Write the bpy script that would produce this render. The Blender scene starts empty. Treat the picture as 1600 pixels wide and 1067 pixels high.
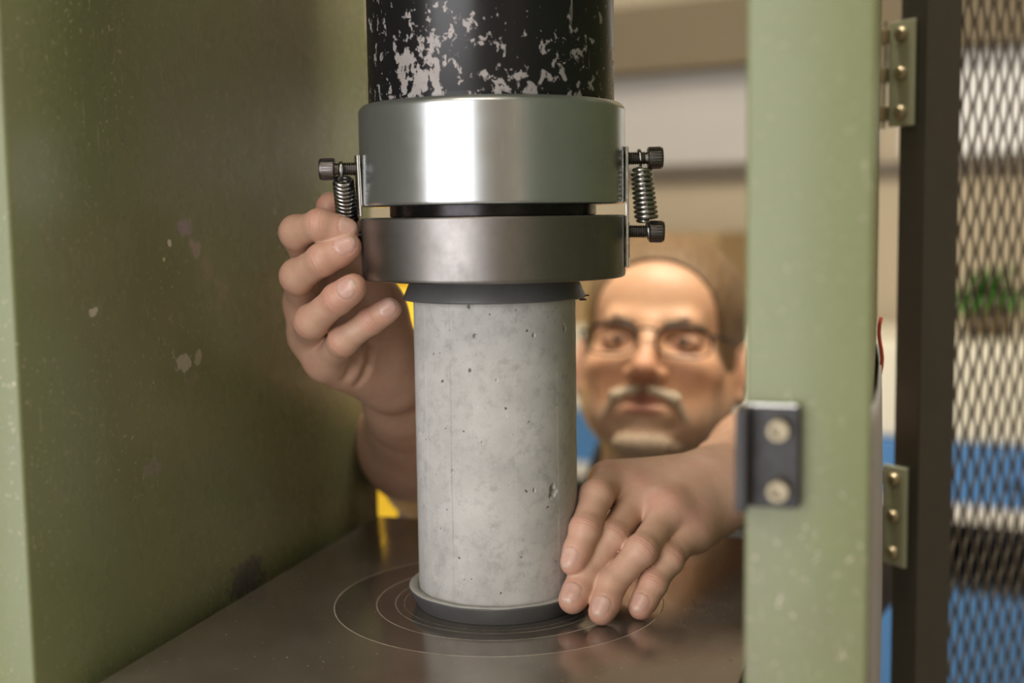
import bpy, bmesh, math, random
import numpy as np
from mathutils import Vector, Matrix
random.seed(7); np.random.seed(7)
SC = bpy.context.scene
COL = SC.collection
PI = math.pi

# ------------------------------------------------------------------ camera, world, lights, exposure
cam = bpy.data.cameras.new('camera'); cam_ob = bpy.data.objects.new('camera', cam); COL.objects.link(cam_ob)
PITCH, ROLL = .09939, -.01386
_f = Vector((0, math.cos(PITCH), -math.sin(PITCH))); _r = Vector((1, 0, 0)); _u = Vector((0, math.sin(PITCH), math.cos(PITCH)))
_R = _r*math.cos(ROLL) + _u*math.sin(ROLL); _U = _u*math.cos(ROLL) - _r*math.sin(ROLL)
_m = Matrix((_R, _U, -_f)).transposed().to_4x4(); _m.translation = Vector((.01063, -.77596, .24364))
cam_ob.matrix_world = _m
cam.sensor_width = 36; cam.lens = 43.57; cam.clip_start = .02
cam.dof.use_dof = True; cam.dof.focus_distance = .738; cam.dof.aperture_fstop = 3.4
SC.camera = cam_ob
SC.view_settings.view_transform = 'Standard'; SC.view_settings.look = 'None'
SC.view_settings.gamma = 1; SC.view_settings.use_curve_mapping = False
SC.view_settings.exposure = 0.0

w = bpy.data.worlds.new('world'); SC.world = w; w.use_nodes = True
w.node_tree.nodes['Background'].inputs[0].default_value = (.75, .85, 1, 1)
w.node_tree.nodes['Background'].inputs[1].default_value = .4

# the workshop is turned 33 degrees from the view: a along the back wall, b away from us
TH = math.radians(33)
EA = Vector((math.cos(TH), -math.sin(TH), 0)); EB = Vector((math.sin(TH), math.cos(TH), 0))
def room(a, b, z): return EA*a + EB*b + Vector((0, 0, z))
FLOOR = -.95; CEIL = 2.35; BACK = 2.6; FRONT = -3.0; LEFT = -3.4; RIGHT = 2.6

def area(name, loc, direction, sx, sy, power, color, spread=PI):
    l = bpy.data.lights.new(name, 'AREA'); l.shape = 'RECTANGLE'; l.size = sx; l.size_y = sy; l.energy = power; l.color = color
    l.spread = spread
    o = bpy.data.objects.new(name, l); COL.objects.link(o); o.location = loc
    o.rotation_euler = Vector(direction).to_track_quat('-Z', 'Y').to_euler()
    return o
# daylight through the open loading door in the wall behind the photographer
area('door_daylight', room(-.1, FRONT+.02, .58), EB, 2.1, 2.98, 84, (1.0, .97, .965))

# ------------------------------------------------------------------ helpers
def M4(x, y, z): return Matrix.Translation(Vector((x, y, z)))
def thing(name, label, cat, loc=(0, 0, 0), group=None):
    o = bpy.data.objects.new(name, None); COL.objects.link(o); o.location = loc
    o.empty_display_size = .02
    o['label'] = label; o['category'] = cat
    if group: o['group'] = group
    return o
def world_loc(o):
    v = Vector((0, 0, 0))
    while o: v = v + o.location; o = o.parent
    return v
def link(name, me, mats, parent=None, smooth=False):
    o = bpy.data.objects.new(name, me); COL.objects.link(o)
    for m in (mats if isinstance(mats, (list, tuple)) else [mats]): me.materials.append(m)
    if smooth: me.polygons.foreach_set('use_smooth', [True]*len(me.polygons))
    if parent:
        o.parent = parent; o.location = -world_loc(parent)   # every mesh here is made in world coordinates
    return o
def obj(name, bm, mats, parent=None, smooth=False, sharp=None):
    me = bpy.data.meshes.new(name); bm.normal_update(); bm.to_mesh(me); bm.free()
    o = link(name, me, mats, parent, smooth)
    if sharp is not None:
        me.polygons.foreach_set('use_smooth', [True]*len(me.polygons)); me.set_sharp_from_angle(angle=math.radians(sharp))
    return o
def tag(o, label, cat, group=None):
    o['label'] = label; o['category'] = cat
    if group: o['group'] = group
    return o
def struct(name, bm, mat, parent=None):
    o = obj(name, bm, mat, parent)
    if not parent: o['kind'] = 'structure'
    return o
def box(bm, c, s, ax=None, bev=0, seg=2):
    """box centred at c, full sizes s, along the axes ax (3 vectors)"""
    t = bmesh.new(); bmesh.ops.create_cube(t, size=1)
    for v in t.verts: v.co = Vector((v.co.x*s[0], v.co.y*s[1], v.co.z*s[2]))
    if bev: bmesh.ops.bevel(t, geom=t.edges[:], offset=bev, segments=seg, profile=.6, affect='EDGES')
    ax = ax or (Vector((1, 0, 0)), Vector((0, 1, 0)), Vector((0, 0, 1)))
    c = Vector(c)
    for v in t.verts: v.co = c + ax[0]*v.co.x + ax[1]*v.co.y + ax[2]*v.co.z
    me = bpy.data.meshes.new('t'); t.to_mesh(me); t.free(); bm.from_mesh(me); bpy.data.meshes.remove(me)
    return bm
def lathe(bm, prof, n=96, c=(0, 0, 0), ax=None, closed=False):
    """prof = [(r,z)...] spun about the third axis of ax"""
    ax = ax or (Vector((1, 0, 0)), Vector((0, 1, 0)), Vector((0, 0, 1))); c = Vector(c)
    rings = []
    for r, z in prof:
        if r < 1e-7: rings.append([bm.verts.new(c + ax[2]*z)]); continue
        rings.append([bm.verts.new(c + ax[0]*(r*math.cos(2*PI*i/n)) + ax[1]*(r*math.sin(2*PI*i/n)) + ax[2]*z) for i in range(n)])
    prs = list(zip(rings, rings[1:])) + ([(rings[-1], rings[0])] if closed else [])
    for A, B in prs:
        for i in range(n):
            j = (i+1) % n
            if len(A) == 1 and len(B) == 1: continue
            if len(A) == 1: bm.faces.new((A[0], B[j], B[i]))
            elif len(B) == 1: bm.faces.new((A[i], A[j], B[0]))
            else: bm.faces.new((A[i], A[j], B[j], B[i]))
    bmesh.ops.recalc_face_normals(bm, faces=bm.faces[:])
    return bm
def tube(bm, pts, r, n=10, caps=True):
    pts = [Vector(p) for p in pts]; rad = r if isinstance(r, (list, tuple)) else [r]*len(pts)
    t0 = (pts[1]-pts[0]).normalized(); nn = t0.orthogonal().normalized(); rings = []
    for i, p in enumerate(pts):
        t = (pts[min(i+1, len(pts)-1)]-pts[max(i-1, 0)]).normalized()
        nn = (nn - t*nn.dot(t)).normalized(); b = t.cross(nn)
        rings.append([bm.verts.new(p + (nn*math.cos(2*PI*k/n) + b*math.sin(2*PI*k/n))*rad[i]) for k in range(n)])
    for A, B in zip(rings, rings[1:]):
        for k in range(n): bm.faces.new((A[k], A[(k+1) % n], B[(k+1) % n], B[k]))
    if caps: bm.faces.new(rings[0][::-1]); bm.faces.new(rings[-1])
    return bm
def frame_of(z, hint=(0, 0, 1)):
    z = Vector(z).normalized(); h = Vector(hint)
    if abs(z.dot(h)) > .95: h = Vector((1, 0, 0))
    x = h.cross(z).normalized(); y = z.cross(x)
    return (x, y, z)

# ---- node materials
class NT:
    def __init__(s, name):
        s.m = bpy.data.materials.new(name); s.m.use_nodes = True; s.t = s.m.node_tree; s.n = s.t.nodes; s.b = s.n['Principled BSDF']
    def put(s, sock, v):
        if isinstance(v, bpy.types.NodeSocket): s.t.links.new(v, sock)
        else:
            if hasattr(sock.default_value, '__len__') and len(sock.default_value) == 4 and len(v) == 3: v = (*v, 1)
            sock.default_value = v
    def new(s, typ, **kw):
        n = s.n.new(typ)
        for k, v in kw.items():
            if k.startswith('i_'):
                key = k[2:]; key = int(key) if key.isdigit() else key.replace('_', ' ')
                s.put(n.inputs[key], v)
            else: setattr(n, k, v)
        return n
    def coord(s, kind='Object'): return s.new('ShaderNodeTexCoord').outputs[kind]
    def mapping(s, v, scale=(1, 1, 1), loc=(0, 0, 0), rot=(0, 0, 0)):
        return s.new('ShaderNodeMapping', i_Vector=v, i_Scale=scale, i_Location=loc, i_Rotation=rot).outputs[0]
    def noise(s, v, scale, detail=4, rough=.6, dist=0): return s.new('ShaderNodeTexNoise', i_Vector=v, i_Scale=scale, i_Detail=detail, i_Roughness=rough, i_Distortion=dist).outputs[0]
    def vor(s, v, scale, feature='F1', out='Distance', rnd=1): return s.new('ShaderNodeTexVoronoi', feature=feature, i_Vector=v, i_Scale=scale, i_Randomness=rnd).outputs[out]
    def ramp(s, v, a, b, lo=0., hi=1.): return s.new('ShaderNodeMapRange', i_0=v, i_1=a, i_2=b, i_3=lo, i_4=hi).outputs[0]
    def math(s, op, a, b=0., c=0.): 
        n = s.n.new('ShaderNodeMath'); n.operation = op; s.put(n.inputs[0], a); s.put(n.inputs[1], b); s.put(n.inputs[2], c); return n.outputs[0]
    def mix(s, f, a, b, mode='MIX'):
        n = s.n.new('ShaderNodeMix'); n.data_type = 'RGBA'; n.blend_type = mode
        s.put(n.inputs[0], f); s.put(n.inputs[6], a); s.put(n.inputs[7], b); return n.outputs[2]
    def bump(s, h, strength=.2, dist=.001, normal=None):
        n = s.new('ShaderNodeBump', i_Height=h, i_Strength=strength, i_Distance=dist)
        if normal is not None: s.put(n.inputs['Normal'], normal)
        return n.outputs[0]
    def sep(s, v): return s.new('ShaderNodeSeparateXYZ', i_0=v).outputs
    def set(s, **kw):
        al = dict(color='Base Color', rough='Roughness', metal='Metallic', normal='Normal', coat='Coat Weight', coat_rough='Coat Roughness', spec='Specular IOR Level', aniso='Anisotropic', tangent='Tangent', sss='Subsurface Weight')
        for k, v in kw.items(): s.put(s.b.inputs[al.get(k, k)], v)
        return s.m
def plain(name, color, rough=.5, metal=0., var=.12, scale=20, bump=0., **kw):
    t = NT(name); c = t.coord(); n = t.noise(c, scale, 5)
    lo = tuple(x*(1-var) for x in color); hi = tuple(min(1, x*(1+var)) for x in color)
    d = dict(color=t.mix(n, lo, hi), rough=t.ramp(t.noise(c, scale*3, 3), .3, .7, max(0, rough-.06), min(1, rough+.06)), metal=metal)
    if bump: d['normal'] = t.bump(n, bump, .001)
    d.update(kw)
    return t.set(**d)
def emit(name, color, strength):
    t = NT(name); return t.set(color=(.8, .8, .8), **{'Emission Color': (*color, 1), 'Emission Strength': strength})

# machine frame axes: MR across, MD going in, turned 16.7 degrees from the view
YAW = math.radians(16.717)
MR = Vector((math.cos(YAW), -math.sin(YAW), 0)); MD = Vector((math.sin(YAW), math.cos(YAW), 0)); UP = Vector((0, 0, 1))
MAX = (MR, MD, UP)
def mach(r, d, z): return MR*r + MD*d + UP*z

# ------------------------------------------------------------------ materials
def paint_material():
    t = NT('green_paint'); c = t.coord()
    mc = t.mapping(c, rot=(0, 0, YAW))                          # machine coordinates: x across, y in, z up
    n = t.noise(c, 9, 4); base = t.mix(n, (.192, .221, .111), (.219, .248, .129))
    # fine chips and flecks, denser in some areas
    den = t.ramp(t.noise(c, 7, 3, .5), .46, .66)
    fle = t.noise(c, 320, 3, .55); fm = t.math('MULTIPLY', t.ramp(fle, .65, .68), t.math('MULTIPLY_ADD', den, .75, .20))
    big = t.math('MULTIPLY', t.ramp(t.noise(c, 85, 5, .65), .635, .66), den)
    scr = t.noise(t.mapping(c, scale=(400, 40, 40), rot=(.5, .1, .4)), 3, 2); sm = t.math('MULTIPLY', t.ramp(scr, .70, .73), den)
    scv = t.noise(t.mapping(c, scale=(300, 300, 22), rot=(.1, 0, .2)), 2, 2); sv = t.math('MULTIPLY', t.ramp(scv, .69, .74), den)
    wear = t.math('MAXIMUM', t.math('MAXIMUM', fm, sm), sv)
    worn = t.ramp(t.noise(t.mapping(c, scale=(1, 1, .7), loc=(3, 1, 2)), 6.5, 5, .6),   .46, .68, 0, .5); base = t.mix(worn, base, (.190, .172, .125))  # brownish smears: partly wear, partly reflection painted into the colour
    col = t.mix(t.math('MULTIPLY', big, .7), base, (.26, .225, .205))
    col = t.mix(t.math('MULTIPLY', wear, .85), col, (.60, .55, .44))
    smear = t.ramp(t.noise(t.mapping(c, scale=(14, 14, 9)), 2.3, 6, .7), .52, .75)
    rough = t.math('MULTIPLY_ADD', smear, .14, .27); rough = t.math('MULTIPLY_ADD', wear, .3, rough)
    # larger bare patches where the paint has come off: (in, up, radius, stretch)
    px = t.sep(mc)
    for (d0, z0, ra, rz, colr, k) in CHIPS:
        a = t.math('DIVIDE', t.math('SUBTRACT', px[1], d0), ra); b = t.math('DIVIDE', t.math('SUBTRACT', px[2], z0), rz)
        q = t.math('ADD', t.math('MULTIPLY', a, a), t.math('MULTIPLY', b, b))
        q = t.math('ADD', q, t.ramp(t.noise(c, 170, 4), .3, .7, -.75, .75))
        mk = t.math('MULTIPLY', t.ramp(q, .55, .8, 1, 0), t.math('LESS_THAN', px[0], 0.))
        col = t.mix(t.math('MULTIPLY', mk, k), col, colr)
    nb = t.bump(t.noise(c, 60, 4), .05, .001)
    return t.set(color=col, rough=rough, normal=nb, spec=.32, coat=.03, coat_rough=.2)
CHIPS = [(-.063, .2407, .0105, .0058, (.33, .275, .32), .9), (-.052, .2286, .0095, .0078, (.38, .315, .30), .9), (-.040, .2140, .0090, .0100, (.31, .275, .20), .6),
         (-.072, .1572, .0095, .0072, (.46, .45, .37), .9), (-.054, .1590, .0055, .0055, (.42, .41, .34), .8), (-.062, .1450, .0080, .0050, (.28, .25, .19), .6),
         (-.002, .0020, .0280, .0150, (.105, .095, .11), .8), (-.1592, .1955, .0045, .0026, (.62, .60, .52), .9), (-.0815, .2313, .0026, .0026, (.74, .72, .60), .9), (-.0885, .2219, .0018, .0016, (.70, .66, .45), .9),
         (-.1086, .0996, .0110, .0050, (.30, .25, .24), .6), (.0557, .2506, .0040, .0030, (.40, .40, .34), .7), (-.020, .2000, .0070, .0100, (.31, .28, .22), .5)]
PAINT = paint_material()

def steel(name, color, rough, aniso=0., scratch=.3, smudge=.0, dark=None, metal=1.):
    t = NT(name); c = t.coord()
    turn = t.noise(t.mapping(c, scale=(6, 6, 700)), 1.4, 3, .6)
    sm = t.noise(t.mapping(c, scale=(18, 18, 14)), 1.6, 6, .65)
    scr = t.ramp(t.noise(t.mapping(c, scale=(260, 260, 26), rot=(.3, .3, 0)), 1, 2), .69, .74)
    col = t.mix(t.ramp(sm, .35, .7), color, dark or tuple(x*.86 for x in color))
    col = t.mix(t.math('MULTIPLY', scr, scratch), col, tuple(min(1, x*1.25) for x in color))
    r = t.math('ADD', t.ramp(turn, .3, .7, rough*.96, rough*1.04), t.ramp(sm, .4, .75, 0, smudge))
    tg = t.new('ShaderNodeTangent', direction_type='RADIAL', axis='Z').outputs[0]
    return t.set(color=col, rough=r, metal=metal, normal=t.bump(turn, .004, .0002), aniso=aniso, tangent=tg)
STEEL = steel('turned_bright_steel', (.50, .53, .545), .21, .35, .45, .08, None, .88)
STEEL_DARK = steel('turned_grey_steel', (.255, .24, .23), .33, .4, .2, .14, (.165, .157, .15))
SEAT = plain('oiled_black_steel', (.035, .033, .035), .25, .8, .3, 60)
CAST = plain('cast_retainer_metal', (.125, .126, .13), .42, .3, .3, 45, .12)

def ram_material():
    t = NT('chipped_black_enamel'); c = t.coord(); z = t.sep(c)[2]
    xx = t.sep(c)[0]; low = t.math('ADD', t.ramp(z, .308, .385, .105, -.075), t.math('ADD', t.ramp(t.math('ABSOLUTE', t.math('ADD', xx, .026)), .012, .05, .05, -.03), 0.))
    n1 = t.noise(t.mapping(c, scale=(1, 1, .8)), 165, 8, .62, .3); gate = t.ramp(t.noise(c, 16, 3), .35, .7, -.07, .085)
    m1 = t.ramp(t.math('ADD', t.math('ADD', n1, low), gate), .625, .64)
    n2 = t.noise(t.mapping(c, scale=(210, 210, 16), rot=(.18, .1, 0)), 1, 3, .5); m2 = t.math('MULTIPLY', t.ramp(n2, .70, .72), t.ramp(t.noise(c, 25, 2), .45, .6))
    n3 = t.noise(c, 260, 3); m3 = t.math('MULTIPLY', t.ramp(n3, .69, .71), .8)
    m = t.math('MAXIMUM', t.math('MAXIMUM', m1, m2), m3)
    col = t.mix(m, (.008, .008, .010), t.mix(t.noise(c, 90, 3), (.30, .27, .26), (.46, .43, .42)))
    return t.set(color=col, rough=t.math('MULTIPLY_ADD', m, .25, .27), metal=t.math('MULTIPLY', m, .35), normal=t.bump(m, -.25, .0006))
RAM = ram_material()

def concrete_material():
    t = NT('moulded_concrete'); c = t.coord()
    a = t.noise(c, 28, 6, .62); b = t.noise(c, 130, 5, .7); f = t.noise(c, 620, 3, .7)
    col = t.mix(t.ramp(a, .3, .72), (.386, .378, .364), (.535, .526, .507))
    col = t.mix(t.ramp(b, .50, .72, 0, .75), col, (.30, .297, .286))
    col = t.mix(t.ramp(f, .58, .8, 0, .4), col, (.25, .245, .235))
    blot = t.ramp(t.noise(t.mapping(c, scale=(1, 1, .6)), 46, 5, .6), .60, .74, 0, .5); col = t.mix(blot, col, (.30, .295, .285))
    wht = t.ramp(t.noise(c, 330, 2), .71, .74, 0, .6); col = t.mix(wht, col, (.62, .61, .59))
    pin = t.ramp(t.noise(c, 240, 1, .3), .765, .775); col = t.mix(t.math('MULTIPLY', pin, .85), col, (.08, .075, .07))
    # vertical mould seams
    sx = t.sep(c)
    for x0, wd, k, cc in ((-.0265, .0005, .5, (.24, .235, .23)), (.0375, .00045, .55, (.72, .70, .64)), (-.042, .0004, .25, (.7, .69, .66)), (.012, .0004, .15, (.7, .69, .66))):
        e = t.math('ABSOLUTE', t.math('SUBTRACT', t.math('ADD', sx[0], t.ramp(t.noise(t.mapping(c, scale=(1, 1, 1)), 22, 2), 0, 1, -.0006, .0006)), x0))
        mk = t.math('MULTIPLY', t.ramp(e, wd*.5, wd*1.2, k, 0), t.ramp(t.noise(t.mapping(c, scale=(.1, .1, 1)), 40, 3), .38, .6))
        mk = t.math('MULTIPLY', mk, t.math('LESS_THAN', sx[1], 0.))
        col = t.mix(mk, col, cc)
    h = t.math('ADD', t.math('MULTIPLY', f, .5), t.math('MULTIPLY', pin, -3))
    return t.set(color=col, rough=.62, spec=.35, normal=t.bump(h, .22, .0006))
CONCRETE = concrete_material()
PORE = plain('concrete_pore', (.30, .29, .28), .9, 0, .3, 300)

def table_material():
    t = NT('ground_steel_plate'); c = t.coord(); s = t.sep(c)
    rr = t.math('SQRT', t.math('ADD', t.math('MULTIPLY', s[0], s[0]), t.math('MULTIPLY', s[1], s[1])))
    st = t.noise(t.mapping(c, scale=(60, 2.5, 1), rot=(0, 0, YAW)), 6, 3, .6)
    cl = t.noise(c, 11, 6, .65); stain = t.noise(c, 34, 5, .6)
    col = t.mix(t.ramp(cl, .35, .7), (.30, .262, .225), (.42, .385, .34))
    col = t.mix(t.ramp(stain, .60, .72, 0, .5), col, (.42, .39, .34))
    # ground ring under the specimen is darker and slicker
    inn = t.ramp(rr, .1045, .1052, 1, 0); col = t.mix(t.math('MULTIPLY', inn, .45), col, (.15, .135, .12))
    lines = None
    for r0, k in ((.1048, 1.), (.0782, .95), (.0662, .7), (.0605, .35)):
        e = t.ramp(t.math('ABSOLUTE', t.math('SUBTRACT', rr, r0)), .00018, .00042, k, 0)
        lines = e if lines is None else t.math('MAXIMUM', lines, e)
    lines = t.math('MULTIPLY', lines, t.ramp(t.noise(c, 40, 3), .25, .55, .35, 1))
    sp = t.math('MULTIPLY', t.ramp(t.noise(c, 420, 2), .73, .75), .8)
    sc2 = t.ramp(t.noise(t.mapping(c, scale=(30, 260, 1), rot=(0, 0, .5)), 1.3, 2), .735, .76); marks = t.math('MAXIMUM', t.math('MAXIMUM', lines, sp), t.math('MULTIPLY', sc2, .25))
    col = t.mix(marks, col, (.72, .66, .54))
    r = t.math('ADD', t.ramp(st, .3, .7, .16, .23), t.ramp(cl, .45, .75, 0, .10)); r = t.math('MULTIPLY_ADD', marks, .35, r)
    r = t.math('MULTIPLY_ADD', inn, -.05, r)
    return t.set(color=col, rough=r, metal=t.math('MULTIPLY_ADD', marks, -.5, .78), normal=t.bump(st, .006, .0003))
TABLE = table_material()
BLACKSTEEL = plain('black_painted_tube', (.038, .036, .032), .42, 0, .2, 40, .05)
MESHMAT = plain('black_brown_expanded_metal', (.075, .062, .047), .6, 0, .25, 60)
SCREW = steel('blackened_screw_steel', (.17, .155, .15), .33, .3, .4, .06)
SPRING = plain('spring_wire', (.42, .42, .41), .25, 1., .1, 80)
ZINC = plain('zinc_plate', (.60, .59, .56), .25, 1., .1, 60)
BOLT = plain('dull_brass_plated_bolt', (.32, .275, .19), .42, .85, .15, 60)
LATCH = plain('latch_block_steel', (.030, .029, .032), .42, .15, .2, 50)
GREYPL = plain('grey_plastic_guard', (.34, .34, .36), .35, 0, .15, 30)
GREENHINGE = plain('green_painted_hinge', (.42, .45, .34), .4, .05, .12, 40)
RED = plain('red_insulation', (.45, .06, .03), .45)

# ------------------------------------------------------------------ the room
WALLP = plain('tan_wall_paint', (.46, .40, .30), .8, 0, .06, 4)
SOFFIT = plain('brown_soffit_paint', (.185, .15, .095), .7, 0, .06, 4)
CREAMP = plain('cream_ceiling', (.80, .77, .66), .8, 0, .04, 4)
FLOORM = plain('sealed_concrete_floor', (.30, .28, .25), .35, 0, .15, 3)
def rbox(bm, a0, a1, b0, b1, z0, z1, bev=0): return box(bm, room((a0+a1)/2, (b0+b1)/2, (z0+z1)/2), (abs(a1-a0), abs(b1-b0), abs(z1-z0)), (EA, EB, UP), bev)
struct('floor', rbox(bmesh.new(), LEFT, RIGHT, FRONT, BACK, FLOOR-.1, FLOOR), FLOORM)
struct('ceiling', rbox(bmesh.new(), LEFT, RIGHT, FRONT, BACK, CEIL, CEIL+.1), CREAMP)
struct('wall_back', rbox(bmesh.new(), LEFT, RIGHT, BACK, BACK+.12, FLOOR, CEIL), WALLP)
struct('wall_left', rbox(bmesh.new(), LEFT-.12, LEFT, FRONT, BACK, FLOOR, CEIL), WALLP)
struct('wall_right', rbox(bmesh.new(), RIGHT, RIGHT+.12, FRONT, BACK, FLOOR, CEIL), WALLP)
wb = bmesh.new()
W0, W1, WZ0, WZ1 = -1.2, 1.0, FLOOR, 2.1
rbox(wb, LEFT, W0, FRONT-.12, FRONT, FLOOR, CEIL); rbox(wb, W1, RIGHT, FRONT-.12, FRONT, FLOOR, CEIL)
rbox(wb, W0, W1, FRONT-.12, FRONT, WZ1, CEIL)
struct('wall_front', wb, WALLP)
wf = bmesh.new()
for a0, a1, z0, z1 in ((W0, W0+.05, WZ0, WZ1), (W1-.05, W1, WZ0, WZ1), (W0+.05, W1-.05, WZ1-.05, WZ1)):
    rbox(wf, a0, a1, FRONT-.08, FRONT-.02, z0, z1)
struct('door_1', wf, CREAMP)
# brown soffit beam over the back wall, its cream ledge, a dark trim rail
struct('trim_1', rbox(bmesh.new(), LEFT, RIGHT, BACK-.10, BACK, .645, .825), SOFFIT)
struct('trim_2', rbox(bmesh.new(), LEFT, RIGHT, BACK-.03, BACK, .345, .372), plain('dark_trim_rail', (.12, .10, .085), .5))
# white boards between soffit and rail: light falloff put into their two tones
WHITEB = plain('whiteboard_lit', (.86, .88, .92), .3, 0, .03, 5)
DIMB = plain('whiteboard_dim', (.51, .50, .495), .5, 0, .05, 5)
bw = rbox(bmesh.new(), -.47, .75, BACK-.025, BACK, .385, .640, .004)
tag(obj('wall_board', bw, WHITEB), 'bright white board on the back wall seen through the black mesh door', 'board')
bp = rbox(bmesh.new(), -1.75, -.54, BACK-.025, BACK, .385, .640, .004)
tag(obj('wall_board', bp, DIMB), 'blurred white board in a dimmed tone on the back wall above the man', 'board')

# ceiling lamps
def ceiling_lamp(a, b, length, power, label, color=(1, .88, .70)):
    r = thing('ceiling_light', label, 'ceiling light', room(a, b, CEIL))
    bm = bmesh.new(); rbox(bm, a-length/2, a+length/2, b-.16, b+.16, CEIL-.06, CEIL-.001, .006); obj('housing', bm, CREAMP, r)
    for s in (-.07, .07):
        bm = bmesh.new(); tube(bm, [room(a-length/2+.04, b+s, CEIL-.085), room(a+length/2-.04, b+s, CEIL-.085)], .016, 12)
        obj('tube_lamp', bm, emit('tube_glow', color, 6), r, True)
    area('lamp_light', room(a, b, CEIL-.11), (0, 0, -1), length, .3, power, color).rotation_euler = (0, 0, -TH)
ceiling_lamp(.15, .20, 1.2, 82, 'twin tube ceiling light over the testing machine')
ceiling_lamp(.5, -1.5, 1.2, 10, 'twin tube ceiling light nearest the open loading door')
ceiling_lamp(-1.9, 1.2, 1.2, 8, 'twin tube ceiling light above the left side of the workshop')

# row of cream and blue storage benches along the back wall
BENCH_CREAM = plain('cream_enamel', (.86, .84, .74), .4, 0, .04, 5); BENCH_BLUE = plain('blue_enamel', (.09, .27, .64), .4, 0, .08, 6)
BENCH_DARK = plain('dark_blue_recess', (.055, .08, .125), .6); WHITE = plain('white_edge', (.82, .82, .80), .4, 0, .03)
def bench(a0, a1, label):
    t = thing('storage_bench', label, 'bench', room((a0+a1)/2, BACK-.3, FLOOR), 'cream and blue benches along the back wall')
    g = .006; bf = BACK-.55
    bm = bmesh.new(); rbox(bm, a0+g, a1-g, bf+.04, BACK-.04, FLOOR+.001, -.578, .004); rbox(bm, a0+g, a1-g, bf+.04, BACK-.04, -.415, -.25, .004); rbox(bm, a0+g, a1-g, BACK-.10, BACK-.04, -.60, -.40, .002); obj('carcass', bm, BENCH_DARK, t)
    bm = bmesh.new(); rbox(bm, a0+g, a1-g, bf+.02, BACK-.04, -.248, -.040, .012); obj('upper_cabinet', bm, BENCH_CREAM, t)
    n = 2; wd = (a1-a0-2*g)/n
    for i in range(n):
        bm = bmesh.new(); rbox(bm, a0+g+i*wd+.003, a0+g+(i+1)*wd-.003, bf, bf+.04, -.375, -.252, .004); d = obj('drawer', bm, BENCH_BLUE, t)
        bm = bmesh.new(); rbox(bm, a0+g+i*wd+wd*.3, a0+g+i*wd+wd*.7, bf-.02, bf, -.318, -.305, .004); obj('handle', bm, BENCH_BLUE, d)
        bm = bmesh.new(); rbox(bm, a0+g+i*wd+.003, a0+g+(i+1)*wd-.003, bf, bf+.04, FLOOR+.06, -.580, .004); d = obj('door', bm, BENCH_BLUE, t)
        bm = bmesh.new(); rbox(bm, a0+g+i*wd+wd*.42, a0+g+i*wd+wd*.58, bf-.02, bf, -.63, -.62, .003); obj('handle', bm, BENCH_BLUE, d)
    bm = bmesh.new(); rbox(bm, a0+g, a1-g, bf-.02, bf+.04, -.412, -.378, .004); obj('edge_strip', bm, WHITE, t)
    return t
bench(-2.55, -1.62, 'cream and blue storage bench mostly hidden behind the cylinder and yellow drum')
bench(-1.62, -.69, 'cream and blue storage bench blurred behind the head of the man')
bench(-.69, .24, 'cream and blue storage bench seen through the black mesh door')
# red tool box in the dark recess
bm = bmesh.new(); rbox(bm, -.38, -.30, BACK-.50, BACK-.30, -.5778, -.43, .008)
rb = tag(obj('parts_box', bm, plain('dark_red_plastic', (.22, .015, .015), .45)), 'small dark red box in the dark recess behind the mesh door', 'box')
# leafy plant on the bench
LEAF = plain('leaf_green', (.07, .24, .04), .5, 0, .35, 40)
pl = thing('potted_plant', 'green leafy pot plant on the cream bench behind the mesh door', 'plant', room(-.19, BACK-.30, -.04))
bm = bmesh.new(); lathe(bm, [(0, 0), (.045, 0), (.058, .085), (.052, .085), (.05, .07), (0, .07)], 24, room(-.19, BACK-.30, -.038)); obj('pot', bm, plain('brown_pot', (.20, .15, .09), .7), pl, True)
rnd = random.Random(3)
for i in range(60):
    bm = bmesh.new(); an = rnd.uniform(0, 2*PI); el = rnd.uniform(.15, 1.3); L = rnd.uniform(.06, .13)
    base = room(-.19, BACK-.30, .03) + Vector((math.cos(an)*.02, math.sin(an)*.02, rnd.uniform(0, .03)))
    dr = Vector((math.cos(an)*math.cos(el), math.sin(an)*math.cos(el), math.sin(el))); sd = dr.cross(UP).normalized()
    pts = []
    for k in range(5):
        s = k/4; p = base + dr*(L*s) - UP*(.05*s*s); wdt = .017*math.sin(PI*min(1, s*.9+.08))
        pts.append((bm.verts.new(p-sd*wdt+UP*.003), bm.verts.new(p), bm.verts.new(p+sd*wdt+UP*.003)))
    for A, B in zip(pts, pts[1:]):
        bm.faces.new((A[0], A[1], B[1], B[0])); bm.faces.new((A[1], A[2], B[2], B[1]))
    obj('leaf', bm, LEAF, pl, True)
# tan cupboard, brown carton on the benches behind the man
bm = bmesh.new(); rbox(bm, -1.30, -.80, BACK-.42, BACK-.08, -.038, .20, .004)
ct = thing('cardboard_carton', 'brown cardboard carton on the bench behind the man', 'box', room(-1.05, BACK-.25, -.038))
CARD = plain('cardboard', (.36, .25, .13), .8); obj('body', bm, CARD, ct)
bm = bmesh.new(); rbox(bm, -1.08, -1.02, BACK-.422, BACK-.078, .196, .2015); obj('tape', bm, plain('packing_tape', (.45, .34, .2), .3), ct)
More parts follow.
